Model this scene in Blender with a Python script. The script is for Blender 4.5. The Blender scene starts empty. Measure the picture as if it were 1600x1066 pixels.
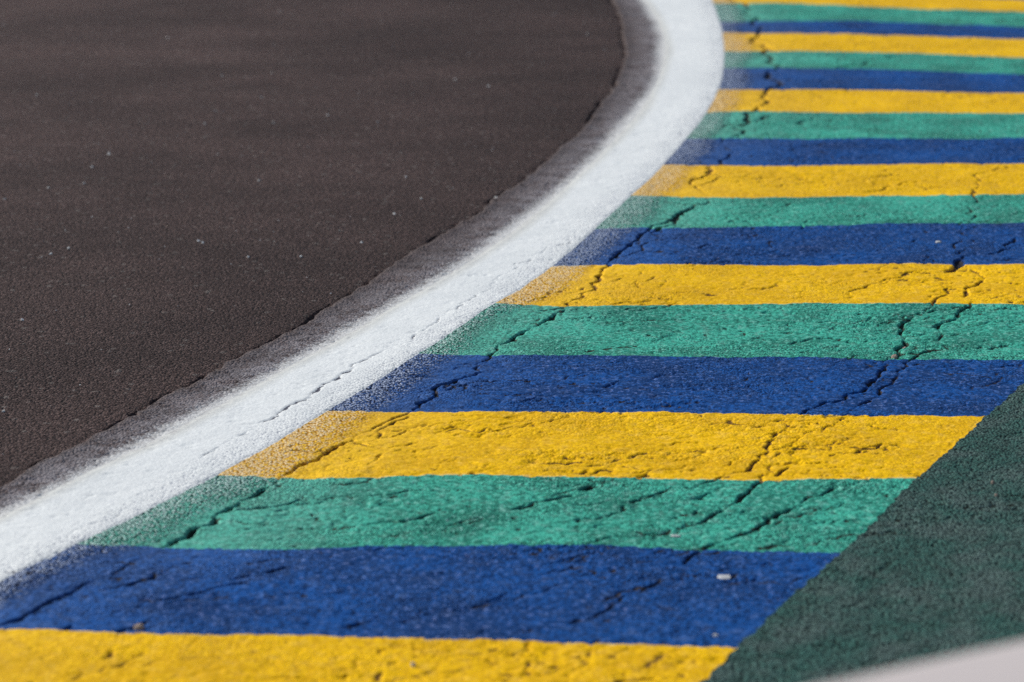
import bpy, math, random
import numpy as np

random.seed(7)
rng = np.random.default_rng(11)
sc = bpy.context.scene
COL = sc.collection

# ------------------------------------------------------------------ camera, sky, sun, exposure
F_PX, CX, CY, HORIZON = 4300.0, 800.0, 533.0, -530.0      # in pixels of the 1600 x 1066 photograph
CAM_H = 2.0
PITCH = math.atan((CY - HORIZON) / F_PX)
cam_d = bpy.data.cameras.new("camera")
cam = bpy.data.objects.new("camera", cam_d)
COL.objects.link(cam)
cam.location = (0, 0, CAM_H)
cam.rotation_euler = (math.pi / 2 - PITCH, 0, 0)
cam_d.sensor_width = 36.0
cam_d.lens = 36.0 * F_PX / 1600.0
cam_d.clip_start = 0.05
cam_d.clip_end = 5000
cam_d.dof.use_dof = True
cam_d.dof.focus_distance = 8.05
cam_d.dof.aperture_fstop = 2.8
sc.camera = cam
sc.cycles.use_denoising = False

SUN_EL, SUN_AZ = math.radians(36), math.radians(-62)       # azimuth from +Y (ahead), negative = to the left
sun_dir = np.array([math.sin(SUN_AZ) * math.cos(SUN_EL), math.cos(SUN_AZ) * math.cos(SUN_EL), math.sin(SUN_EL)])
world = bpy.data.worlds.new("World")
sc.world = world
world.use_nodes = True
wn = world.node_tree.nodes
bg = wn["Background"]
sky = wn.new("ShaderNodeTexSky")
sky.sky_type = 'NISHITA'
sky.sun_disc = False
sky.sun_elevation = SUN_EL
sky.sun_rotation = SUN_AZ
world.node_tree.links.new(sky.outputs[0], bg.inputs[0])
bg.inputs[1].default_value = 0.09
sun_d = bpy.data.lights.new("sun", 'SUN')
sun_d.energy = 3.65
sun_d.angle = math.radians(0.5)
sun_d.color = (1.0, 0.965, 0.91)
sun = bpy.data.objects.new("sun", sun_d)
COL.objects.link(sun)
sun.location = tuple(sun_dir * 60)
sun.rotation_euler = (math.pi / 2 - SUN_EL, 0, -SUN_AZ + math.pi)
from mathutils import Vector
sun.rotation_euler = Vector(tuple(sun_dir)).to_track_quat('Z', 'Y').to_euler()
vs = sc.view_settings
vs.view_transform = 'Standard'
vs.look = 'None'
vs.gamma = 1.0
vs.use_curve_mapping = False
vs.exposure = 0.08

# ------------------------------------------------------------------ survey: photograph pixel -> point of the ground
cp, sp = math.cos(PITCH), math.sin(PITCH)


def ground(pts, z=0.0):
    p = np.asarray(pts, float)
    a = (p[:, 0] - CX) / F_PX
    b = -(p[:, 1] - CY) / F_PX
    dy = cp + b * sp
    dz = -sp + b * cp
    t = (z - CAM_H) / dz
    return np.stack([a * t, dy * t], 1)


def arc(c):
    d = np.hypot(*np.diff(c, axis=0).T)
    return np.concatenate([[0], np.cumsum(d)])


def resample(c, step):
    s = arc(c)
    n = max(2, int(round(s[-1] / step)) + 1)
    q = np.linspace(0, s[-1], n)
    return np.stack([np.interp(q, s, c[:, 0]), np.interp(q, s, c[:, 1])], 1)


def smooth(c, sigma, step):
    """gaussian smoothing of an evenly sampled open curve, ends extended by point reflection"""
    k = int(3 * sigma / step) + 1
    k = min(k, len(c) - 1)
    w = np.exp(-0.5 * (np.arange(-k, k + 1) * step / sigma) ** 2)
    w /= w.sum()
    a = 2 * c[0] - c[1:k + 1][::-1]
    b = 2 * c[-1] - c[-k - 1:-1][::-1]
    e = np.concatenate([a, c, b])
    return np.stack([np.convolve(e[:, i], w, 'valid') for i in (0, 1)], 1)


def extend(c, front, back, look=0.6):
    """carry a curve on in a straight line at both ends"""
    s = arc(c)
    i = np.searchsorted(s, look)
    t0 = c[0] - c[i]
    t0 /= np.hypot(*t0)
    j = np.searchsorted(s, s[-1] - look)
    t1 = c[-1] - c[j]
    t1 /= np.hypot(*t1)
    out = [c]
    if front:
        out.insert(0, (c[0] + t0 * front)[None])
    if back:
        out.append((c[-1] + t1 * back)[None])
    return np.concatenate(out)


def curve(px, sigma, front=0, back=0, step=0.02):
    c = resample(ground(px), step)
    c = smooth(c, sigma, step)
    c = extend(c, front, back)
    c = resample(c, step)
    return smooth(c, sigma, step)


WHITE_OUT = curve([(0, 808), (100, 758), (200, 708), (300, 657), (400, 602), (500, 546), (600, 488), (700, 430), (760, 393),
                   (806, 356), (866, 309), (933, 247), (976, 200), (1010, 160), (1030, 123), (1038, 93), (1040, 67), (1033, 40),
                   (1020, 17), (1006, 0)], 0.22, 2.6, 6.5)
WHITE_IN = curve([(0, 910), (67, 879), (143, 843), (187, 824), (290, 769), (334, 746), (401, 708), (465, 670), (533, 632), (600, 590),
                  (666, 548), (716, 514), (766, 480), (816, 450), (866, 415), (900, 387), (933, 353), (966, 322), (1000, 295),
                  (1035, 262), (1057, 233), (1080, 208), (1098, 185), (1113, 163), (1124, 140), (1131, 110), (1133, 83), (1129, 50),
                  (1122, 22), (1113, 0)], 0.2, 2.6, 6.5)
SEAM = curve([(0, 765), (127, 695), (187, 662), (233, 635), (283, 608), (320, 588), (383, 558), (433, 528), (477, 505), (590, 435),
              (633, 402), (700, 362), (733, 338), (766, 317), (800, 297), (833, 270), (866, 240), (900, 210), (930, 177), (950, 150),
              (966, 130), (979, 83), (976, 40), (963, 10), (957, 0)], 0.12, 2.6, 6.5)
GREEN_EDGE = curve([(1094, 1066), (1147, 1010), (1184, 977), (1217, 948), (1267, 908), (1314, 862), (1361, 820), (1394, 783), (1431, 748),
                    (1480, 708), (1540, 650), (1567, 625), (1600, 598), (1680, 535), (1760, 465), (1830, 395), (1890, 320), (1930, 240),
                    (1950, 160), (1955, 90), (1945, 30)], 0.2, 2.2, 8.0)

GREEN_EDGE += np.random.default_rng(3).normal(0, .0030, GREEN_EDGE.shape)

BOUND_PX = [
    [(0, 985), (60, 984), (150, 989), (300, 993), (533, 994), (800, 999), (1000, 1005), (1067, 1008), (1150, 1011)],
    [(143, 854), (300, 856), (533, 854), (800, 853), (950, 853), (1067, 856), (1150, 860), (1320, 862)],
    [(330, 741), (405, 742), (455, 746), (500, 745), (560, 745), (700, 744), (850, 746), (920, 745), (1067, 749), (1200, 752), (1300, 751), (1435, 749)],
    [(515, 642), (560, 643), (643, 645), (858, 645), (1100, 645), (1250, 648), (1400, 650), (1545, 650)],
    [(650, 555), (760, 556), (866, 557), (1067, 558), (1250, 557), (1367, 561), (1500, 563), (1640, 564)],
    [(760, 475), (786, 477), (890, 480), (1067, 477), (1234, 474), (1400, 474), (1534, 476), (1700, 478)],
    [(850, 415), (980, 415), (1067, 414), (1234, 413), (1334, 411), (1467, 411), (1507, 413), (1600, 413), (1760, 413)],
    [(925, 357), (984, 355), (1087, 356), (1200, 354), (1300, 352), (1412, 348), (1487, 347), (1553, 349), (1600, 348), (1800, 348)],
    [(980, 306), (1103, 308), (1200, 308), (1300, 306), (1431, 304), (1581, 304), (1840, 305)],
    [(1035, 258), (1234, 259), (1434, 258), (1600, 258), (1860, 260)],
    [(1070, 217), (1234, 217), (1434, 217), (1600, 216), (1880, 218)],
    [(1100, 175), (1234, 174), (1400, 175), (1600, 177), (1890, 181)],
    [(1120, 140), (1334, 140), (1500, 143), (1600, 145), (1900, 152)],
    [(1130, 107), (1334, 106), (1434, 110), (1600, 117), (1900, 127)],
    [(1128, 80), (1300, 79), (1434, 82), (1600, 90), (1900, 103)],
    [(1126, 52), (1334, 53), (1467, 58), (1600, 61), (1900, 74)],
    [(1122, 33), (1334, 33), (1467, 38), (1600, 42), (1900, 55)],
    [(1110, 5), (1234, 6), (1400, 13), (1600, 19), (1900, 34)],
]
COLORS = ['blue', 'green', 'yellow']                        # between boundary k and k + 1


def bound_curve(px):
    c = resample(ground(px), 0.02)
    c = smooth(c, 0.05, 0.02)
    c = extend(c, 1.2, 2.2, 0.5)
    return resample(c, 0.02)


bounds = [bound_curve(p) for p in BOUND_PX]
step0 = np.array([0.03, -0.62])
bounds = [bounds[0] + 2 * step0, bounds[0] + step0] + bounds
up = bounds[-1].copy()
for k in range(1, 9):
    bounds.append(up + np.array([-0.02, 0.66]) * k)
FIRST = -2                                                  # index of bounds[0] relative to BOUND_PX


def cross_pt(A, B):
    """first crossing of two polylines: position along A and B (fractional indices)"""
    a0, a1 = A[:-1, None], A[1:, None]
    b0, b1 = B[None, :-1], B[None, 1:]
    r, s = a1 - a0, b1 - b0
    den = r[..., 0] * s[..., 1] - r[..., 1] * s[..., 0]
    q = b0 - a0
    with np.errstate(divide='ignore', invalid='ignore'):
        t = (q[..., 0] * s[..., 1] - q[..., 1] * s[..., 0]) / den
        u = (q[..., 0] * r[..., 1] - q[..., 1] * r[..., 0]) / den
    i, j = np.nonzero((t >= 0) & (t < 1) & (u >= 0) & (u < 1))
    if len(i) == 0:
        raise RuntimeError("curves do not cross")
    return i[0] + t[i[0], j[0]], j[0] + u[i[0], j[0]]


def at(c, f):
    f = np.clip(np.asarray(f, float), 0, len(c) - 1.000001)
    i = f.astype(int)
    w = (f - i)[..., None]
    return c[i] * (1 - w) + c[i + 1] * w


# ------------------------------------------------------------------ relief of the paving, on a 4 mm raster
RES = 0.003
RX0, RX1, RY0, RY1 = -3.3, 4.3, 3.4, 20.0
NX, NY = int((RX1 - RX0) / RES), int((RY1 - RY0) / RES)


def vnoise(cx, cy, seed):
    """smooth value noise in -1..1 with cells of cx by cy metres"""
    g = np.random.default_rng(seed)
    nx, ny = int((RX1 - RX0) / cx) + 3, int((RY1 - RY0) / cy) + 3
    a = g.uniform(-1, 1, (ny, nx)).astype(np.float32)
    fy = np.arange(NY, dtype=np.float32) * RES / cy
    fx = np.arange(NX, dtype=np.float32) * RES / cx
    iy, ix = fy.astype(int), fx.astype(int)
    wy, wx = fy - iy, fx - ix
    wy = (wy * wy * (3 - 2 * wy))[:, None]
    wx = (wx * wx * (3 - 2 * wx))[None]
    r = a[iy] * (1 - wy) + a[iy + 1] * wy
    return r[:, ix] * (1 - wx) + r[:, ix + 1] * wx


def sstep(a, b, x):
    t = np.clip((x - a) / (b - a), 0, 1)
    return t * t * (3 - 2 * t)


DEPTH = np.zeros((NY, NX), np.float32)                      # how deep the surface is broken
BARE = np.zeros((NY, NX), np.float32)                       # where the paint has gone


def fractal(c, rough, seed, levels=5):
    g = np.random.default_rng(seed)
    for _ in range(levels):
        m = (c[:-1] + c[1:]) / 2
        d = c[1:] - c[:-1]
        L = np.hypot(d[:, 0], d[:, 1])
        n = np.stack([-d[:, 1], d[:, 0]], 1)
        m = m + n * g.normal(0, rough, (len(m), 1))
        o = np.empty((len(c) + len(m), 2))
        o[0::2], o[1::2] = c, m
        c = o
        if np.median(L) < 0.012:
            break
    return c


def stamp(x, y, r, depth, bare):
    k = int(r / RES) + 2
    ix, iy = int((x - RX0) / RES), int((y - RY0) / RES)
    if ix - k < 0 or iy - k < 0 or ix + k + 1 > NX or iy + k + 1 > NY:
        return
    yy = (np.arange(iy - k, iy + k + 1) * RES + RY0 - y)[:, None]
    xx = (np.arange(ix - k, ix + k + 1) * RES + RX0 - x)[None]
    m = np.clip((r + RES * 0.5 - np.sqrt(xx * xx + yy * yy)) / (RES * 1.0 + r * 0.25), 0, 1)
    s = (slice(iy - k, iy + k + 1), slice(ix - k, ix + k + 1))
    np.maximum(DEPTH[s], m * depth, out=DEPTH[s])
    np.maximum(BARE[s], m * bare, out=BARE[s])


def crack(c, width, depth, bare, seed, rough=0.16, gaps=0.15):
    g = np.random.default_rng(seed)
    c = resample(fractal(c, rough, seed), 0.004)
    n = len(c)
    k = max(2, n // 9)
    wv = np.interp(np.linspace(0, 1, n), np.linspace(0, 1, k), g.uniform(0.25, 1.25, k))
    gp = np.interp(np.linspace(0, 1, n), np.linspace(0, 1, k + 3), g.uniform(0, 1, k + 3))
    e = np.minimum(np.arange(n), np.arange(n)[::-1]) / max(6.0, n * 0.1)
    wv *= np.clip(e + 0.3, 0, 1)
    for i in range(n):
        if gp[i] < gaps:
            continue
        r = width * 0.5 * wv[i] * g.uniform(.65, 1.2)
        stamp(c[i, 0], c[i, 1], r, depth * min(1, 0.35 + wv[i] * 0.6), bare * min(1, 0.45 + wv[i] * 0.6))


def crack_px(px, width, depth, bare, seed, **kw):
    crack(ground(px), width, depth, bare, seed, **kw)


# the long cracks that can be followed across the photograph
MAIN = [
    ([(1150, -14), (1163, 5), (1168, 16), (1176, 35), (1184, 54), (1188, 68), (1198, 85), (1204, 98), (1199, 123), (1191, 150), (1183, 168)], .024),
    ([(1183, 168), (1173, 193), (1161, 208), (1141, 215)], .022),
    ([(1146, 238), (1125, 250), (1110, 260), (1103, 270), (1090, 290)], .016),
    ([(1103, 309), (1078, 326), (1059, 341), (1046, 351), (1031, 371)], .030),
    ([(1078, 316), (1062, 334), (1044, 343), (1013, 358), (984, 382), (964, 397), (949, 411)], .024),
    ([(949, 411), (938, 435), (924, 442), (915, 456), (909, 465), (893, 470)], .020),
    ([(885, 485), (872, 490), (850, 505), (826, 518), (806, 528), (780, 540)], .030),
    ([(870, 503), (900, 499), (930, 494)], .008),
    ([(748, 571), (729, 588), (714, 594), (691, 601), (680, 616), (661, 629), (641, 644)], .022),
    ([(641, 644), (616, 652), (600, 660), (576, 672), (553, 684)], .009),
    ([(643, 650), (610, 662), (590, 672), (577, 690)], .008),
    ([(553, 684), (523, 699), (510, 708), (487, 719), (459, 732), (439, 742)], .022),
    ([(420, 759), (407, 766), (390, 776), (375, 785), (356, 796), (337, 809), (319, 821), (300, 826), (293, 837), (253, 855)], .023),
    ([(253, 855), (200, 884), (146, 911)], .007),
    ([(146, 911), (122, 924), (94, 936), (66, 949), (37, 966), (19, 973), (0, 979), (-60, 1006), (-160, 1050)], .024),
    # right hand system
    ([(1587, 371), (1570, 381), (1581, 386), (1559, 394), (1534, 397), (1512, 398), (1503, 405)], .016),
    ([(1503, 403), (1499, 412), (1491, 420), (1478, 426)], .036),
    ([(1478, 426), (1450, 427), (1439, 425), (1412, 431), (1384, 436), (1375, 441)], .012),
    ([(1519, 420), (1527, 427), (1537, 438), (1527, 448), (1510, 458), (1507, 465)], .013),
    ([(1520, 478), (1497, 490), (1477, 502), (1464, 515)], .024),
    ([(1490, 442), (1480, 455), (1463, 467), (1457, 478), (1444, 488), (1430, 492)], .012),
    ([(1430, 492), (1414, 502), (1407, 518), (1417, 535), (1410, 552), (1387, 558)], .024),
    ([(1387, 558), (1389, 569), (1370, 590), (1359, 601), (1334, 614), (1319, 626), (1303, 629), (1291, 629), (1274, 637), (1250, 648)], .020),
    ([(1250, 648), (1244, 653), (1233, 666), (1213, 676), (1203, 689), (1198, 699), (1188, 719), (1175, 727), (1166, 738), (1130, 743)], .011),
    ([(1484, 548), (1454, 548), (1434, 557), (1420, 572), (1400, 588), (1374, 608), (1344, 632), (1324, 652)], .012),
    ([(1308, 667), (1288, 674), (1256, 683), (1239, 693)], .010),
    ([(1261, 695), (1245, 702), (1235, 712), (1239, 730)], .008),
    ([(1205, 738), (1187, 755), (1178, 762), (1161, 774), (1155, 783), (1138, 794)], .014),
    ([(1305, 762), (1286, 772), (1253, 787)], .014),
    ([(1253, 787), (1215, 802), (1200, 815), (1174, 828), (1159, 834), (1147, 838), (1132, 843), (1106, 852), (1091, 860), (1070, 880)], .0165),
    ([(1493, 537), (1533, 535), (1550, 532)], .011), ([(1547, 548), (1567, 540)], .014),
    ([(1217, 538), (1273, 530), (1320, 527)], .010), ([(1178, 190), (1191, 184), (1213, 180)], .02),
    ([(1190, 198), (1243, 194), (1258, 187), (1298, 180)], .016), ([(1293, 105), (1350, 100), (1357, 93), (1417, 85)], .018),
    ([(533, 827), (600, 813), (660, 807), (733, 805)], .011), ([(533, 772), (650, 767), (720, 765)], .011),
    ([(800, 798), (833, 787), (896, 777)], .015), ([(893, 790), (933, 790), (1027, 777)], .013), ([(900, 820), (976, 792)], .012),
    ([(905, 768), (920, 762), (935, 760)], .034), ([(800, 800), (815, 793), (822, 790)], .030),
    ([(533, 980), (570, 970)], .014), ([(623, 970), (680, 957), (720, 952)], .013), ([(190, 920), (240, 892)], .013),
    ([(287, 933), (340, 917), (387, 907)], .013), ([(213, 940), (287, 935)], .010), ([(414, 893), (461, 882)], .013),
    ([(175, 961), (215, 952), (226, 945)], .018), ([(100, 986), (112, 980)], .024), ([(160, 1030), (172, 1017)], .016),
    ([(95, 1056), (130, 1046)], .010), ([(110, 1064), (190, 1040), (225, 1018)], .006), ([(183, 990), (215, 980), (230, 972)], .016),
    ([(1069, 413), (1095, 409), (1134, 409), (1181, 410)], .012), ([(1020, 427), (1045, 419)], .010),
    ([(950, 441), (985, 435), (1005, 426)], .007), ([(1000, 452), (1030, 432)], .006), ([(840, 487), (866, 484), (885, 479)], .012),
    ([(1290, 441), (1330, 437)], .008), ([(1410, 431), (1440, 424)], .010), ([(1440, 427), (1460, 429)], .022),
    ([(1300, 400), (1340, 395)], .01), ([(1420, 378), (1445, 372), (1460, 369)], .016), ([(1140, 786), (1096, 778), (1080, 780)], .016),
    ([(1080, 780), (1100, 774), (1116, 768)], .018), ([(1092, 796), (1080, 804)], .02),
]
for i, (px, w) in enumerate(MAIN):
    w *= 1 + .7 * min(1, max(0, (330 - px[0][1]) / 200))       # the far part of the long crack is the most open
    crack_px(px, w * (0.76 if w > .016 else 1.05), min(.016, .5 * w + .004), 1.0, 100 + i, rough=0.10, gaps=0.12 if w > .012 else 0.2)
    crack_px(px, .0105 if w > .016 else .006, .010 if w > .016 else .006, 1.0, 100 + i, rough=0.10, gaps=0.0)
    if w >= .011:                                           # short spurs that branch off
        c0 = resample(ground(px), .01)
        for j in range(max(1, int(arc(c0)[-1] / .07))):
            p0 = c0[rng.integers(len(c0))]
            a0 = rng.normal(.1, .55) + (math.pi if rng.random() < .5 else 0)
            L0 = rng.uniform(.02, .09)
            p1 = p0 + np.array([math.cos(a0), math.sin(a0)]) * L0
            crack(np.array([p0, p1]), rng.uniform(.003, .007), .005, .8, 5000 + i * 40 + j, rough=.18, gaps=.1)
    if w > .018:                                            # crumbled side fissures along the wide cracks
        crack_px([(x + 9 + 5 * math.sin(x), y + 1 + 2 * math.cos(x * 3)) for x, y in px], .006, .004, .8, 300 + i, rough=0.25, gaps=0.6)
# hairlines that join the wide stretches into continuous cracks
JOIN = [
    [(1141, 215), (1146, 238), (1110, 260), (1090, 290), (1103, 309)], [(1031, 371), (1005, 390), (949, 411)], [(893, 470), (883, 485)],
    [(780, 540), (765, 556), (748, 571)], [(439, 742), (425, 756)], [(1375, 441), (1330, 452), (1300, 470)], [(1507, 465), (1515, 478)],
    [(1464, 515), (1470, 535), (1484, 548)], [(1324, 652), (1310, 667)], [(1239, 693), (1205, 738)], [(1239, 730), (1210, 745)],
    [(1138, 794), (1100, 815), (1060, 826), (1000, 835)], [(1070, 880), (1030, 910), (980, 930), (930, 962), (890, 975)],
    [(1345, 755), (1305, 762)], [(1499, 400), (1490, 380), (1500, 360), (1520, 340), (1515, 318)], [(1515, 318), (1530, 290), (1560, 262)],
    [(900, 494), (960, 490), (1030, 480)], [(1130, 743), (1090, 760), (1040, 768), (980, 781)], [(700, 600), (730, 612), (780, 618), (850, 612)],
    [(553, 690), (600, 700), (660, 690)], [(356, 796), (420, 790), (470, 778), (533, 772)], [(400, 830), (470, 822), (533, 827)],
]
for i, px in enumerate(JOIN):
    crack_px(px, .010, .008, 1.0, 400 + i, rough=0.10, gaps=0.08)
# cracks through the white line
for i, (px, w) in enumerate([
    ([(400, 663), (412, 659), (434, 646), (449, 637), (463, 630), (476, 627), (485, 618), (500, 607), (510, 600), (535, 585), (553, 577), (578, 561), (599, 550), (619, 545)], .014),
    ([(619, 545), (652, 522), (667, 514), (697, 491), (733, 470), (760, 455), (800, 424), (833, 400), (860, 385), (900, 358)], .007),
    ([(403, 667), (384, 676), (359, 689), (335, 704), (313, 719)], .006),
    ([(90, 850), (140, 822), (190, 800)], .005), ([(360, 655), (330, 668)], .004)]):
    crack_px(px, w * 1.0, .007, 1.0, 500 + i, rough=0.10, gaps=0.12)

dens = vnoise(.5, .28, 9) * .6 + vnoise(.14, .1, 10) * .4


def DENS(x, y):
    return float(dens[min(NY - 1, max(0, int((y - RY0) / RES))), min(NX - 1, max(0, int((x - RX0) / RES)))])


# stripes of the ground region where the kerb lies
KX = lambda y: np.interp(y, WHITE_IN[:, 1], WHITE_IN[:, 0])
GX = lambda y: np.interp(y, GREEN_EDGE[:, 1], GREEN_EDGE[:, 0])
# short fissures scattered over the kerb, mostly across the direction of travel
i = 0
while i < 900:
    i += 1
    y = rng.uniform(4.6, 17.2)
    x = rng.uniform(KX(y) + 0.1, GX(y) + 0.6)
    if rng.random() > .5 + .9 * DENS(x, y):
        continue
    L = rng.uniform(0.03, 0.20) * (1 if rng.random() < .8 else 2.0)
    a = rng.normal(0.25, 0.6)
    d = np.array([math.cos(a), math.sin(a)]) * L / 2
    c = np.array([[x, y] - d, [x, y] + d * 0.2 + rng.normal(0, .01, 2), [x, y] + d])
    crack(c, rng.uniform(.006, .014), rng.uniform(.003, .007), rng.uniform(.45, 1.0), 1000 + i, rough=0.2, gaps=0.35)
for i in range(700):                                        # hairline wrinkles of the coat
    y = rng.uniform(4.6, 13)
    x = rng.uniform(KX(y) + 0.15, GX(y) + 0.3)
    L = rng.uniform(0.10, 0.35)
    a = rng.normal(0.5, 0.7)
    d = np.array([math.cos(a), math.sin(a)]) * L / 2
    c = np.array([[x, y] - d, [x, y] + rng.normal(0, .02, 2), [x, y] + d])
    crack(c, rng.uniform(.0035, .0055), rng.uniform(.0025, .0045), rng.uniform(.3, .65), 8000 + i, rough=0.16, gaps=0.2)
for i in range(1500):                                       # long thin creases
    y = rng.uniform(4.6, 16.5)
    x = rng.uniform(KX(y) + 0.15, GX(y) + 0.5)
    if rng.random() > .42 + .9 * DENS(x, y):
        continue
    L = rng.uniform(0.10, 0.46)
    a = rng.normal(0.35, 0.42)
    d = np.array([math.cos(a), math.sin(a)]) * L / 2
    c = np.array([[x, y] - d, [x, y] - d * .3 + rng.normal(0, .02, 2), [x, y] + d * .4 + rng.normal(0, .02, 2), [x, y] + d])
    crack(c, rng.uniform(.0045, .0125) , rng.uniform(.004, .008), rng.uniform(.45, 1.0), 2000 + i, rough=0.14, gaps=0.25)
# fine cracks that run over the white line far off
for i, px in enumerate([[(1036, 118), (1075, 108), (1118, 100)], [(1042, 85), (1080, 77), (1125, 68)], [(982, 200), (1040, 186), (1105, 172)],
                        [(985, 212), (1030, 203), (1070, 195)], [(1046, 50), (1110, 40)], [(940, 122), (985, 112), (1035, 106)],
                        [(930, 200), (960, 196), (982, 198)]]):
    crack_px(px, .016, .003, .35, 700 + i, rough=0.03, gaps=0.1)

wide = vnoise(.55, .55, 1) * .6 + vnoise(.23, .3, 2) * .4
mid = vnoise(.09, .07, 3) * .6 + vnoise(.04, .03, 4) * .4
fine = vnoise(.018, .015, 5) * .5 + vnoise(.009, .009, 6) * .5
pitn = vnoise(.024, .020, 7) * .55 + vnoise(.011, .010, 8) * .45
pit = sstep(.0, .16, pitn + .30 * dens - .60)
BARE = np.maximum(BARE, pit * .85)
DEPTH = np.maximum(DEPTH, pit * .004)
soft = sstep(.25, .75, vnoise(.05, .028, 12) * .6 + vnoise(.02, .014, 13) * .4 + .25 * dens)
HEIGHT = wide * .008 + mid * .0028 + fine * .0010 - DEPTH - soft * .0035
del pitn, pit, soft, fine, mid


def sample(R, x, y):
    fx = np.clip((x - RX0) / RES, 0, NX - 1.01)
    fy = np.clip((y - RY0) / RES, 0, NY - 1.01)
    ix, iy = fx.astype(int), fy.astype(int)
    wx, wy = fx - ix, fy - iy
    return ((R[iy, ix] * (1 - wx) + R[iy, ix + 1] * wx) * (1 - wy)
            + (R[iy + 1, ix] * (1 - wx) + R[iy + 1, ix + 1] * wx) * wy)


# ------------------------------------------------------------------ mesh helpers
def grid_object(name, X, Y, Z, mat, attrs=None, parent=None, origin=(0, 0, 0)):
    """one mesh object from a rows x columns lattice"""
    n, m = X.shape
    me = bpy.data.meshes.new(name)
    co = np.stack([X - origin[0], Y - origin[1], Z - origin[2]], -1).reshape(-1, 3).astype(np.float32)
    idx = np.arange(n * m).reshape(n, m)
    q = np.stack([idx[:-1, :-1], idx[:-1, 1:], idx[1:, 1:], idx[1:, :-1]], -1).reshape(-1, 4)
    me.vertices.add(len(co))
    me.vertices.foreach_set("co", co.ravel())
    me.loops.add(q.size)
    me.loops.foreach_set("vertex_index", q.ravel().astype(np.int32))
    me.polygons.add(len(q))
    me.polygons.foreach_set("loop_start", np.arange(0, q.size, 4, dtype=np.int32))
    me.polygons.foreach_set("use_smooth", np.ones(len(q), bool))
    for k, v in (attrs or {}).items():
        a = me.attributes.new(k, 'FLOAT', 'POINT')
        a.data.foreach_set("value", np.ascontiguousarray(v, np.float32).ravel())
    me.update(calc_edges=True)
    me.materials.append(mat)
    o = bpy.data.objects.new(name, me)
    COL.objects.link(o)
    if parent:
        o.parent = parent
    else:
        o.location = origin
    return o


def raw_object(name, verts, faces, mat, loc=(0, 0, 0), smooth_=False):
    me = bpy.data.meshes.new(name)
    me.from_pydata([tuple(v) for v in verts], [], faces)
    me.update()
    if smooth_:
        me.polygons.foreach_set("use_smooth", np.ones(len(me.polygons), bool))
    me.materials.append(mat)
    o = bpy.data.objects.new(name, me)
    COL.objects.link(o)
    o.location = loc
    return o


def tag(o, label=None, cat=None, group=None, kind=None):
    for k, v in (('label', label), ('category', cat), ('group', group), ('kind', kind)):
        if v:
            o[k] = v
    return o


# ------------------------------------------------------------------ materials
class NT:
    def __init__(self, name):
        self.mat = bpy.data.materials.new(name)
        self.mat.use_nodes = True
        self.t = self.mat.node_tree
        self.b = self.t.nodes["Principled BSDF"]
        g = self.t.nodes.new("ShaderNodeNewGeometry")
        self.pos = g.outputs["Position"]

    def put(self, sock, v):
        if hasattr(v, "is_output"):
            self.t.links.new(v, sock)
        elif v is not None:
            sock.default_value = v

    def math(self, op, a, b=None, c=None, clamp=False):
        n = self.t.nodes.new("ShaderNodeMath")
        n.operation = op
        n.use_clamp = clamp
        for i, v in enumerate((a, b, c)):
            self.put(n.inputs[i], v)
        return n.outputs[0]

    def ramp(self, v, a, b, lo=0.0, hi=1.0):
        n = self.t.nodes.new("ShaderNodeMapRange")
        n.interpolation_type = 'SMOOTHSTEP'
        self.put(n.inputs[0], v)
        for i, x in zip((1, 2, 3, 4), (a, b, lo, hi)):
            self.put(n.inputs[i], x)
        return n.outputs[0]

    def attr(self, name):
        n = self.t.nodes.new("ShaderNodeAttribute")
        n.attribute_name = name
        return n.outputs["Fac"]

    def stretch(self, sx, sy):
        n = self.t.nodes.new("ShaderNodeMapping")
        self.put(n.inputs[0], self.pos)
        n.inputs["Scale"].default_value = (sx, sy, 1)
        return n.outputs[0]

    def noise(self, scale, detail=2.0, rough=0.5, vec=None):
        n = self.t.nodes.new("ShaderNodeTexNoise")
        n.noise_dimensions = '2D'
        self.put(n.inputs["Vector"], vec if vec is not None else self.pos)
        n.inputs["Scale"].default_value = scale
        n.inputs["Detail"].default_value = detail
        n.inputs["Roughness"].default_value = rough
        return n.outputs["Fac"]

    def voronoi(self, scale, vec=None):
        n = self.t.nodes.new("ShaderNodeTexVoronoi")
        n.voronoi_dimensions = '2D'
        self.put(n.inputs["Vector"], vec if vec is not None else self.pos)
        n.inputs["Scale"].default_value = scale
        s = self.t.nodes.new("ShaderNodeSeparateColor")
        self.t.links.new(n.outputs["Color"], s.inputs[0])
        return n.outputs["Distance"], s.outputs[0], s.outputs[1]

    def mix(self, f, a, b):
        n = self.t.nodes.new("ShaderNodeMix")
        n.data_type = 'RGBA'
        n.clamp_factor = True
        self.put(n.inputs[0], f)
        for s, v in ((n.inputs[6], a), (n.inputs[7], b)):
            self.put(s, v if hasattr(v, "is_output") else (*v, 1.0))
        return n.outputs[2]

    def gain(self, col, f):
        """colour times a factor"""
        n = self.t.nodes.new("ShaderNodeVectorMath")
        n.operation = 'SCALE'
        self.put(n.inputs[0], col if hasattr(col, "is_output") else tuple(col))
        self.put(n.inputs["Scale"], f)
        return n.outputs[0]

    def finish(self, col, height, strength=1.0, dist=0.002, rough=0.7, spec=0.3):
        self.put(self.b.inputs["Base Color"], col)
        self.put(self.b.inputs["Roughness"], rough)
        self.b.inputs["Specular IOR Level"].default_value = spec
        if height is not None:
            n = self.t.nodes.new("ShaderNodeBump")
            n.inputs["Strength"].default_value = strength
            n.inputs["Distance"].default_value = dist
            self.put(n.inputs["Height"], height)
            self.t.links.new(n.outputs[0], self.b.inputs["Normal"])
        return self.mat


BARE_COL = (.036, .031, .026)


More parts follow.
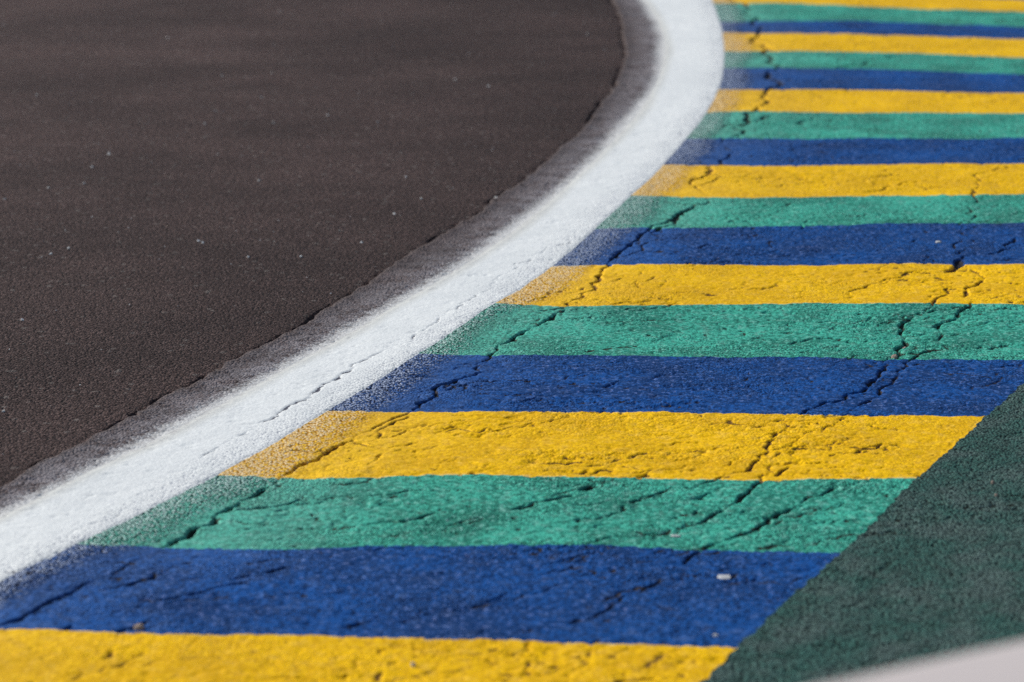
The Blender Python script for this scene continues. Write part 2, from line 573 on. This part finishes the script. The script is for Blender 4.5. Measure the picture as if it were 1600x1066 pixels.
def grain(t):
    """rounded aggregate of two sizes: height and the gaps between stones"""
    d1, r1, q1 = t.voronoi(128)
    d2, r2, q2 = t.voronoi(70)
    dome = t.math('SUBTRACT', 1.0, d1)
    n = t.noise(210, 2)
    h = t.math('MULTIPLY_ADD', n, .5, dome)
    h = t.math('MULTIPLY_ADD', r1, .45, h)
    h = t.math('MULTIPLY_ADD', t.math('SUBTRACT', 1.0, d2), .8, h)
    return h, d1, r1, q1, n


def paint(name, base, pale, dark, strength=.75, rough=.62, pale_edge=None, fleck=.45, low=.88, grime=.6):
    t = NT(name)
    h, d1, r1, q1, n = grain(t)
    bare, thin, broad = t.attr("bare"), t.attr("thin"), t.attr("broad")
    # broad unevenness of the coat: brushed and rolled patches
    v1 = t.noise(2.2, 3, .55, t.stretch(1, .6))
    v2 = t.noise(26, 3, .6)
    col = t.mix(t.ramp(v1, .38, .72), base, tuple(b * low for b in base))
    col = t.mix(t.ramp(v2, .48, .78, 0, .42), col, pale)
    col = t.gain(col, t.math('MULTIPLY_ADD', r1, .22, .89))
    # scuffed flecks where the top coat is rubbed pale, and grimy hollows
    f = t.noise(62, 3, .65)
    f2 = t.noise(3.5, 3, .6)
    col = t.mix(t.ramp(t.math('MULTIPLY_ADD', f2, .3, f), .76, .90, 0, fleck), col, tuple(.5 * a_ + .5 * b_ for a_, b_ in zip(pale, (.34, .30, .36))))
    col = t.mix(t.ramp(t.math('MULTIPLY_ADD', f2, -.45, f), .34, .22, 0, grime), col, dark)
    # a dusting of white that drifted over from the line
    col = t.mix(t.math('MULTIPLY', broad, .22), col, pale)
    # stone tops hit by the white spray, and the gaps the coat never reached
    mk = t.math('ADD', t.math('MULTIPLY', q1, .55), t.math('MULTIPLY', n, .5))
    mk = t.math('ADD', mk, t.math('MULTIPLY', thin, .55))
    white = t.ramp(mk, .78, 1.12)
    col = t.mix(t.math('MULTIPLY', white, t.ramp(thin, 0, .5)), col, tuple(.6 * p + .4 * w for p, w in zip(pale, (.74, .76, .76))))
    gap = t.math('MULTIPLY', t.ramp(t.math('MULTIPLY_ADD', n, .35, d1), .52, .80), t.ramp(thin, 0, .6, .16, 1.0))
    col = t.mix(gap, col, dark)
    # bare asphalt where the coat has broken away
    bn = t.math('ADD', bare, t.math('MULTIPLY_ADD', n, .5, -.25))
    dirt = t.mix(t.ramp(t.noise(60, 2), .45, .7), BARE_COL, (.075, .058, .042))
    dirt = t.mix(.35, dirt, dark)
    col = t.mix(t.ramp(bn, .28, .62), col, dirt)
    if pale_edge:
        col = t.mix(t.math('MULTIPLY', t.attr("edge"), t.ramp(t.noise(22, 2), .42, .62, 0, .6)), col, pale_edge)
    worn = t.ramp(t.noise(3.2, 3, .6, t.stretch(.7, 1.2)), .40, .66)
    hh = t.math('MULTIPLY', h, t.math('MAXIMUM', t.ramp(thin, 0, .7, 0, 1.25), t.math('MULTIPLY_ADD', worn, .65, .28)))
    return t.finish(col, hh, strength, .0038, rough, .08)


M_YELLOW = paint("yellow_paint", (.94, .55, .002), (.90, .57, .10), (.40, .18, .005), .55, .7, (.80, .72, .40), .1, .92, .35)
M_GREEN = paint("green_paint", (.062, .45, .325), (.28, .58, .48), (.004, .062, .042), 1.0, .7)
M_BLUE = paint("blue_paint", (.007, .083, .315), (.12, .21, .45), (.004, .013, .050), 1.0, .7)


def white_paint():
    t = NT("white_paint")
    h, d1, r1, q1, n = grain(t)
    bare, inner, outer = t.attr("bare"), t.attr("inner"), t.attr("outer")
    col = t.mix(t.ramp(t.noise(5, 3), .4, .7, 0, .5), (.79, .81, .79), (.72, .745, .73))
    col = t.gain(col, t.math('MULTIPLY_ADD', r1, .08, .95))
    # worn specks towards the kerb
    gap = t.ramp(t.math('ADD', t.math('MULTIPLY_ADD', n, .5, d1), t.math('MULTIPLY', t.noise(9, 3), .35)), .93, 1.22)
    col = t.mix(t.math('MULTIPLY', gap, t.ramp(inner, 0, 1, .04, .8)), col, (.26, .28, .34))
    bn = t.math('ADD', bare, t.math('MULTIPLY_ADD', n, .6, -.3))
    col = t.mix(t.ramp(bn, .3, .7), col, (.10, .10, .125))
    # feathered spray edge towards the track
    fe = t.math('ADD', outer, t.math('MULTIPLY_ADD', t.noise(16, 3, .6), .45, -.22))
    fe = t.math('ADD', fe, t.math('MULTIPLY_ADD', r1, .5, -.25))
    col = t.mix(t.ramp(outer, .15, .9, 0, .7), col, (.62, .62, .57))
    col = t.mix(t.ramp(fe, .72, 1.40, 0, .6), col, (.24, .22, .23))
    return t.finish(col, t.math('MULTIPLY', h, t.ramp(inner, 0, 1, .2, .65)), .8, .003, .7, .12)


def strip_asphalt():
    t = NT("strip_asphalt")
    h, d1, r1, q1, n = grain(t)
    outer, rim = t.attr("outer"), t.attr("rim")
    col = t.mix(r1, (.066, .048, .045), (.145, .110, .105))
    col = t.gain(col, t.ramp(t.noise(4, 3, .6, t.stretch(.5, 1.6)), .3, .75, .75, 1.2))
    col = t.mix(t.ramp(d1, .45, .75, 0, .7), col, (.035, .030, .031))
    dust = t.math('MULTIPLY', t.attr('dust'), t.ramp(t.math('MULTIPLY_ADD', q1, .4, t.noise(9, 4, .65, t.stretch(.8, 1.2))), .35, .95))
    col = t.mix(t.math('MULTIPLY', dust, .72), col, (.38, .36, .38))
    fe = t.math('ADD', outer, t.math('MULTIPLY_ADD', t.noise(13, 4, .65, t.stretch(.8, 1.2)), .5, -.27))
    fe = t.math('ADD', fe, t.math('MULTIPLY_ADD', q1, .3, -.15))
    col = t.mix(t.ramp(fe, .22, 1.0, 0, .96), col, (.68, .68, .655))
    col = t.mix(t.ramp(rim, .5, 1.0, 0, .55), col, (.145, .115, .105))
    return t.finish(col, t.math('MULTIPLY', h, t.ramp(outer, .1, .9, 1, .3)), 1.0, .004, .85, .1)


def track_asphalt():
    t = NT("track_asphalt")
    d1, r1, q1 = t.voronoi(135)
    d2, r2, q2 = t.voronoi(64)
    n = t.noise(300, 2)
    h = t.math('ADD', t.math('SUBTRACT', 1.0, d1), t.math('MULTIPLY', t.math('SUBTRACT', 1.0, d2), 1.1))
    h = t.math('MULTIPLY_ADD', n, .5, h)
    h = t.math('MULTIPLY_ADD', r1, .75, h)
    col = t.mix(t.math('MULTIPLY', r1, r1), (.062, .036, .031), (.182, .121, .108))
    col = t.mix(t.ramp(d1, .42, .70, 0, .8), col, (.016, .013, .013))
    col = t.mix(t.ramp(q2, .98, .99, 0, .6), col, (.24, .21, .19))
    # lighter swept bands, and a tone that darkens towards the joint
    b = t.noise(1.6, 5, .65, t.stretch(.5, 1.1))
    col = t.gain(col, t.ramp(b, .3, .7, .86, 1.14))
    col = t.gain(col, t.ramp(t.noise(.8, 3, .6), .3, .7, .86, 1.14))
    col = t.gain(col, t.math('MULTIPLY_ADD', t.attr('near_joint'), -.26, 1.06))
    return t.finish(col, h, 1.0, .0075, .75, .10)


def runoff_paint():
    t = NT("runoff_paint")
    h, d1, r1, q1, n = grain(t)
    bare = t.attr("bare")
    col = t.mix(t.ramp(t.noise(6, 4, .6), .35, .68), (.052, .143, .120), (.106, .165, .151))
    col = t.mix(t.ramp(t.noise(48, 3, .6, t.stretch(.6, 1)), .5, .78, 0, .7), col, (.11, .20, .165))
    col = t.gain(col, t.math('MULTIPLY_ADD', r1, .5, .75))
    gap = t.ramp(t.math('MULTIPLY_ADD', n, .4, d1), .5, .85, 0, .9)
    col = t.mix(gap, col, (.012, .022, .020))
    col = t.mix(t.ramp(t.math('MULTIPLY_ADD', t.noise(5, 3, .6), -.4, t.noise(42, 3, .6)), .28, .16, 0, .45), col, (.018, .032, .028))
    bn = t.math('ADD', bare, t.math('MULTIPLY_ADD', n, .5, -.25))
    col = t.mix(t.ramp(bn, .25, .6), col, (.016, .020, .016))
    return t.finish(col, h, 1.0, .005, .8, .08)


def simple(name, a, b, scale, rough=.7, bump=.3, dist=.002, spec=.3):
    t = NT(name)
    n = t.noise(scale, 4, .6)
    col = t.mix(t.ramp(n, .3, .7), a, b)
    return t.finish(col, t.noise(scale * 6, 3), bump, dist, rough, spec)


M_WHITE, M_STRIP, M_TRACK, M_RUNOFF = white_paint(), strip_asphalt(), track_asphalt(), runoff_paint()
M_GROUND = simple("ground_asphalt", (.05, .045, .043), (.08, .072, .068), 3, .85)
M_WALL = simple("barrier_paint", (.60, .535, .505), (.56, .495, .465), 2.5, .6, .15, .002)
M_FLAKE = simple("flake_white", (.60, .60, .58), (.46, .46, .46), 60, .6)
M_CHIP = simple("stone_tan", (.42, .33, .26), (.25, .19, .16), 90, .8, .6, .003)
M_GLINT = simple("quartz", (.80, .78, .74), (.6, .58, .55), 80, .22, .1, .001, .9)

# ------------------------------------------------------------------ the setting: far ground
tag(raw_object("ground", [(-1500, -1500, -.12), (1500, -1500, -.12), (1500, 1500, -.12), (-1500, 1500, -.12)], [(0, 1, 2, 3)], M_GROUND),
    kind='structure')

# ------------------------------------------------------------------ the paving lattice: rows shared by line, strip, kerb and run-off
NB = len(bounds)
cross = []
for b in bounds:
    fa, fr = cross_pt(b, WHITE_IN)
    fb, fg = cross_pt(b, GREEN_EDGE)
    cross.append((fa, fr, fb, fg))
NCOL = 560
# a slightly ragged, hand painted edge shared by both neighbours
edge_pts = []
for k, b in enumerate(bounds):
    fa, fr, fb, fg = cross[k]
    c = at(b, np.linspace(fa, fb, NCOL))
    g = np.random.default_rng(900 + k)
    rag = np.interp(np.linspace(0, 1, NCOL), np.linspace(0, 1, 150), g.normal(0, .0028, 150)) + g.normal(0, .0010, NCOL)
    rag[0] = rag[-1] = 0
    c[:, 1] += rag
    edge_pts.append(c)

KERB_AT = (float(WHITE_IN[len(WHITE_IN) // 2, 0]) + .8, float(WHITE_IN[len(WHITE_IN) // 2, 1]), 0.0)
kerb = bpy.data.objects.new("kerb", None)
kerb.location = KERB_AT
COL.objects.link(kerb)
tag(kerb, "flat kerb painted in yellow, blue and green stripes, cracked, beside the white line", "kerb", kind='thing')

rows_R, rows_G = [], []
blocks = []
for k in range(NB - 1):
    c0, c1 = edge_pts[k], edge_pts[k + 1]
    mid_y = .5 * (c0[0, 1] + c1[0, 1])
    nr = 100 if mid_y < 8.5 else (72 if mid_y < 12 else (40 if mid_y < 17.5 else 12))
    v = np.linspace(0, 1, nr)
    d0 = at(WHITE_IN, cross[k][1] + (cross[k + 1][1] - cross[k][1]) * v)
    d1 = at(GREEN_EDGE, cross[k][3] + (cross[k + 1][3] - cross[k][3]) * v)
    u = np.linspace(0, 1, NCOL)[None, :, None]
    vv = v[:, None, None]
    P = ((1 - vv) * c0[None] + vv * c1[None] + (1 - u) * d0[:, None] + u * d1[:, None]
         - ((1 - u) * (1 - vv) * c0[0] + u * (1 - vv) * c0[-1] + (1 - u) * vv * c1[0] + u * vv * c1[-1]))
    # distance from the white line, measured across it
    tan = np.gradient(d0, axis=0)
    tan /= np.hypot(tan[:, 0], tan[:, 1])[:, None]
    rel = P - d0[:, None]
    dw = np.abs(rel[..., 0] * tan[:, None, 1] - rel[..., 1] * tan[:, None, 0])
    blocks.append((k, P, dw, v))
    rows_R.append(d0 if k == NB - 2 else d0[:-1])
    rows_G.append(d1 if k == NB - 2 else d1[:-1])
ORD = ['frontmost', 'second', 'third', 'fourth', 'fifth', 'sixth', 'seventh', 'eighth']
count = {c: 0 for c in COLORS}
MATS = {'yellow': M_YELLOW, 'green': M_GREEN, 'blue': M_BLUE}
for k, P, dw, v in blocks:
    X, Y = P[..., 0], P[..., 1]
    col = COLORS[(k + FIRST) % 3]
    nz = sample(wide, X * 1.0, Y)
    thin = sstep(.21, .02, dw + nz * .08)
    broad = sstep(.60, .02, dw + nz * .15)
    ed = (np.clip(1 - v * 60, 0, 1) + np.clip(1 - (1 - v) * 90, 0, 1))[:, None] * np.ones(NCOL)[None]
    o = grid_object(col + "_stripe", X, Y, sample(HEIGHT, X, Y), MATS[col],
                    {"bare": sample(BARE, X, Y), "thin": thin, "broad": broad, "edge": ed}, kerb, KERB_AT)
    kk = k + FIRST
    if -1 <= kk <= 17:
        n = count[col]
        count[col] += 1
        where = "cut off by the near edge of the photo" if kk == -1 else ("cut off by the far edge of the photo" if kk == 17 else "running from the white line across the kerb")
        o["label"] = f"{ORD[n]} {col} stripe of the kerb, {where}"

R = np.concatenate(rows_R)
G = np.concatenate(rows_G)


def nearest(c, q):
    """closest points of a fine polyline to the points q, kept in order"""
    f = np.empty(len(q))
    a, d = c[:-1], c[1:] - c[:-1]
    dd = (d ** 2).sum(1)
    for i, p in enumerate(q):
        t = np.clip(((p - a) * d).sum(1) / dd, 0, 1)
        e = ((a + d * t[:, None] - p) ** 2).sum(1)
        j = int(e.argmin())
        f[i] = j + t[j]
    f = np.maximum.accumulate(f)
    w = np.ones(9) / 9
    f = np.convolve(np.concatenate([np.full(4, f[0]) - np.arange(4, 0, -1) * (f[1] - f[0]), f, np.full(4, f[-1]) + np.arange(1, 5) * (f[-1] - f[-2])]), w, 'valid')
    return at(c, f)


Lw = nearest(WHITE_OUT, R)
Se = nearest(SEAM, Lw)
nrow = len(R)
# white line
NW = 92
u = np.linspace(0, 1, NW)[None, :, None]
P = Lw[:, None] * (1 - u) + R[:, None] * u
X, Y = P[..., 0], P[..., 1]
wd = np.hypot(*(R - Lw).T)[:, None]
dl = u[..., 0] * wd
dr = (1 - u[..., 0]) * wd
Zw = sample(HEIGHT, X, Y) * .55 + .45 * sample(wide * .007, X, Y)
k_in, k_out = sstep(.06, .0, dr), sstep(.05, .0, dl)
Zw = Zw * (1 - k_in) + sample(HEIGHT, X, Y) * k_in
Zw = Zw + .0022 * sstep(0, .02, dl) * sstep(0, .012, dr)
nz = sample(wide, X, Y)
line = grid_object("white_line", X, Y, Zw, M_WHITE,
                   {"bare": sample(BARE, X, Y) * (1 - .75 * sstep(.0, .10, dr) * (sample(DEPTH, X, Y) < .0045)),
                    "inner": sstep(.17, .01, dr + nz * .03), "outer": sstep(.085, -.010, dl + nz * .012)})
tag(line, "broad curved white painted line between the dark track and the striped kerb", "track line", kind='thing')

# older asphalt strip between the line and the joint of the track
NS = 54
u = np.linspace(0, 1, NS)[None, :, None]
g = np.random.default_rng(77)
jag = np.interp(np.arange(nrow), np.arange(0, nrow, 5), g.normal(0, .005, len(np.arange(0, nrow, 5)))) \
    + np.interp(np.arange(nrow), np.arange(0, nrow, 22), g.normal(0, .005, len(np.arange(0, nrow, 22))))
nrm = Se - Lw
nrm /= np.hypot(nrm[:, 0], nrm[:, 1])[:, None]
Sj = Se + nrm * jag[:, None]
P = Sj[:, None] * (1 - u) + Lw[:, None] * u
X, Y = P[..., 0], P[..., 1]
wd = np.hypot(*(Lw - Sj).T)[:, None]
ds = u[..., 0] * wd
dl = (1 - u[..., 0]) * wd
Zs = sample(HEIGHT + DEPTH, X, Y) * (1 - sstep(.04, 0, dl)) + sample(HEIGHT, X, Y) * sstep(.04, 0, dl)
l0 = sample(HEIGHT, Lw[:, 0], Lw[:, 1]) * .0
Zs[:, -1] = Zw[:, 0]
Zs = Zs + sstep(.05, 0, ds) * .004
# skirt that turns down into the joint
X = np.concatenate([X[:, :1] + nrm[:, :1] * .004, X[:, :1] + nrm[:, :1] * .002, X], 1)
Y = np.concatenate([Y[:, :1] + nrm[:, 1:] * .004, Y[:, :1] + nrm[:, 1:] * .002, Y], 1)
Zs = np.concatenate([Zs[:, :1] - .03, Zs[:, :1] - .006, Zs], 1)
pad = lambda a, x: np.concatenate([np.full((nrow, 2), x), a], 1)
strip = grid_object("track_edge", X, Y, Zs, M_STRIP,
                    {"outer": pad(sstep(.11, -.03, dl + sample(wide, X[:, 2:], Y[:, 2:]) * .02), 0.), "rim": pad(sstep(.035, 0, ds), 1.), "dust": pad(sstep(.27, .0, dl), 0.)})
tag(strip, kind='structure')

# the track itself, a few millimetres lower than the strip
step_rows = 3
St = Sj[::step_rows]
off = np.concatenate([[0, .004, .010, .018, .026, .029, .05], np.arange(.075, 4.6, .03), np.geomspace(4.7, 16, 14)])[::-1]
X = St[:, :1] - off[None]
Y = St[:, 1:] + np.zeros_like(X)
# fan the lattice out so that it follows the joint, then relaxes
base = vnoise(.25, .25, 31) * .6 + vnoise(.06, .06, 32) * .6
Zt = sample(wide, X, Y) * .006 * sstep(6, 3, off)[None] - .0045
Zt -= .013 * sstep(.0285, .020, off)[None] * np.clip(.22 + 1.6 * sample(base, X, Y), 0, 1)
track = grid_object("track", X, Y, Zt, M_TRACK, {"near_joint": np.broadcast_to(sstep(2.6, .1, off)[None], X.shape) * 1.0})
tag(track, kind='structure')

# dark green run-off beyond the kerb
off = np.concatenate([np.arange(0, .7, .0075), np.geomspace(.71, 9, 24)])
X = G[:, :1] + off[None]
Y = G[:, 1:] - off[None] * .12
Zr = sample(HEIGHT, X, Y) * sstep(3, 1, off)[None]
run = grid_object("runoff", X, Y, Zr, M_RUNOFF, {"bare": sample(BARE, X, Y) * .85})
tag(run, kind='structure')

# ------------------------------------------------------------------ pale barrier in the near right corner
WALL_Z = .98
top = resample(ground([(1224, 1066), (1317, 1044), (1367, 1031), (1421, 1019), (1484, 1006), (1551, 993), (1600, 983)], WALL_Z), .02)
top = smooth(top, .08, .02)
top = extend(top, 1.2, 2.4, .25)
top = smooth(resample(top, .04), .08, .04)
tn = np.gradient(top, axis=0)
tn /= np.hypot(tn[:, 0], tn[:, 1])[:, None]
nn = np.stack([tn[:, 1], -tn[:, 0]], 1)                     # towards the camera side
prof = [(0.03, -.05)]
prof += [(0.0, .05), (0.0, WALL_Z - .05)]
prof += [(.05 - .05 * math.cos(a), WALL_Z - .05 + .05 * math.sin(a)) for a in np.linspace(.25, math.pi / 2, 6)]
prof += [(.33 - .05 * math.cos(a), WALL_Z - .05 + .05 * math.sin(a)) for a in np.linspace(math.pi / 2, math.pi - .25, 6)]
prof += [(.38, WALL_Z - .05), (.38, .05), (.35, -.05)]
pr = np.array(prof)
pr[:, 0] -= .010
X = top[:, None, 0] + nn[:, None, 0] * pr[None, :, 0]
Y = top[:, None, 1] + nn[:, None, 1] * pr[None, :, 0]
Z = np.broadcast_to(pr[None, :, 1], X.shape).copy()
o0 = (float(top[len(top) // 2, 0]), float(top[len(top) // 2, 1]), 0.0)
wall = grid_object("barrier_wall", X, Y, Z, M_WALL, None, None, o0)
tag(wall, "low pale grey barrier wall, out of focus, in the near right corner", "barrier", kind='thing')


# ------------------------------------------------------------------ loose bits lying on the paint
def flake(name, px, length, depth, height, mat, label, cat, seed, yaw=0.0):
    g = np.random.default_rng(seed)
    (x, y), = ground([px])
    z = float(sample(HEIGHT, np.array([x]), np.array([y]))[0])
    n = 9
    r = g.uniform(.72, 1.1, n)
    a = np.linspace(0, 2 * math.pi, n, endpoint=False)
    ring = np.stack([np.cos(a) * r * length / 2, np.sin(a) * r * depth / 2], 1)
    c, s = math.cos(yaw), math.sin(yaw)
    ring = ring @ np.array([[c, s], [-s, c]])
    vs_ = [(p[0], p[1], -.004) for p in ring] + [(p[0] * .96, p[1] * .96, height * g.uniform(.5, .9)) for p in ring] \
        + [(p[0] * .55, p[1] * .55, height * g.uniform(.85, 1.1)) for p in ring]
    fs = []
    for lv in (0, n):
        fs += [(lv + i, lv + (i + 1) % n, lv + n + (i + 1) % n, lv + n + i) for i in range(n)]
    fs.append(tuple(range(2 * n, 3 * n)))
    fs.append(tuple(range(n))[::-1])
    return tag(raw_object(name, vs_, fs, mat, (x, y, z)), label, cat)


flake("paint_flake", (1131, 901), .036, .036, .004, M_FLAKE, "large white paint flake lying on the frontmost blue stripe near the dark green run-off", "paint flake", 1, .1)
flake("paint_flake", (1056, 837), .028, .016, .005, M_FLAKE, "slim white paint flake lying on the frontmost green stripe", "paint flake", 2, -.1)
flake("paint_flake", (1118, 994), .014, .012, .004, M_FLAKE, "tiny white paint flake at the lower right end of the frontmost blue stripe", "paint flake", 3, .1)
flake("paint_flake", (1466, 378), .022, .018, .006, M_FLAKE, "small white flake on the third blue stripe near the dark crack at right", "paint flake", 4, .0)
flake("pebble", (645, 1038), .010, .012, .008, M_FLAKE, "round pale pebble lying on the frontmost yellow stripe", "pebble", 5)
flake("stone_chip", (218, 984), .022, .026, .010, M_CHIP, "tan stone chip standing where the frontmost blue stripe meets yellow, bottom left", "stone chip", 6, .6)
flake("stone_chip", (1413, 540), .014, .034, .012, M_CHIP, "light tan stone chip lodged in the crack across the second green stripe", "stone chip", 7, -.2)
flake("stone_chip", (1398, 558), .020, .024, .010, M_CHIP, "greyish stone chip in the crack where the second green stripe meets blue", "stone chip", 8, .2)
flake("pebble", (1551, 757), .009, .010, .007, M_CHIP, "tiny tan pebble on the dark green run-off by the right edge, upper of two", "pebble", 9)
flake("pebble", (1556, 777), .008, .008, .006, M_CHIP, "tiny tan pebble on the dark green run-off by the right edge, lower of two", "pebble", 10)

# bright mineral chips bedded in the track surface: nobody could count them, one object
seen = [(347, 117), (424, 114), (512, 180), (337, 172), (405, 281), (170, 240), (144, 259), (131, 286), (76, 293), (7, 310), (262, 60), (57, 148),
        (437, 16), (6, 38), (427, 191), (408, 152), (320, 192), (565, 378), (658, 309), (634, 275), (616, 333), (775, 308), (918, 52), (711, 124),
        (763, 134), (590, 190), (867, 22), (310, 376), (317, 379), (388, 401), (35, 500), (107, 387), (79, 396), (152, 686), (5, 640), (470, 400)]
g = np.random.default_rng(5)
verts, faces = [], []
pts = [(p, .0055) for p in ground(seen)]
for _ in range(900):
    y = g.uniform(5, 19)
    x = np.interp(y, SEAM[:, 1], SEAM[:, 0]) - g.uniform(.02, 4.2)
    pts.append((np.array([x, y]), g.uniform(.0012, .0026)))
for p, r in pts:
    z = float(sample(wide, np.array([p[0]]), np.array([p[1]]))[0]) * .006 - .0045
    i0 = len(verts)
    tilt = g.normal(0, .28, 2)
    for j in range(6):
        a = j * math.pi / 3 + g.uniform(-.3, .3)
        q = r * g.uniform(.7, 1.1)
        dx, dy = math.cos(a) * q, math.sin(a) * q
        verts.append((p[0] + dx, p[1] + dy, z + r * .8 + dx * tilt[0] + dy * tilt[1]))
        verts.append((p[0] + dx * 1.2, p[1] + dy * 1.2, z - r))
    faces.append(tuple(i0 + 2 * j for j in range(6)))
    faces += [(i0 + 2 * j, i0 + 2 * j + 1, i0 + 2 * ((j + 1) % 6) + 1, i0 + 2 * ((j + 1) % 6)) for j in range(6)]
tag(raw_object("mineral_chips", verts, faces, M_GLINT), kind='stuff')
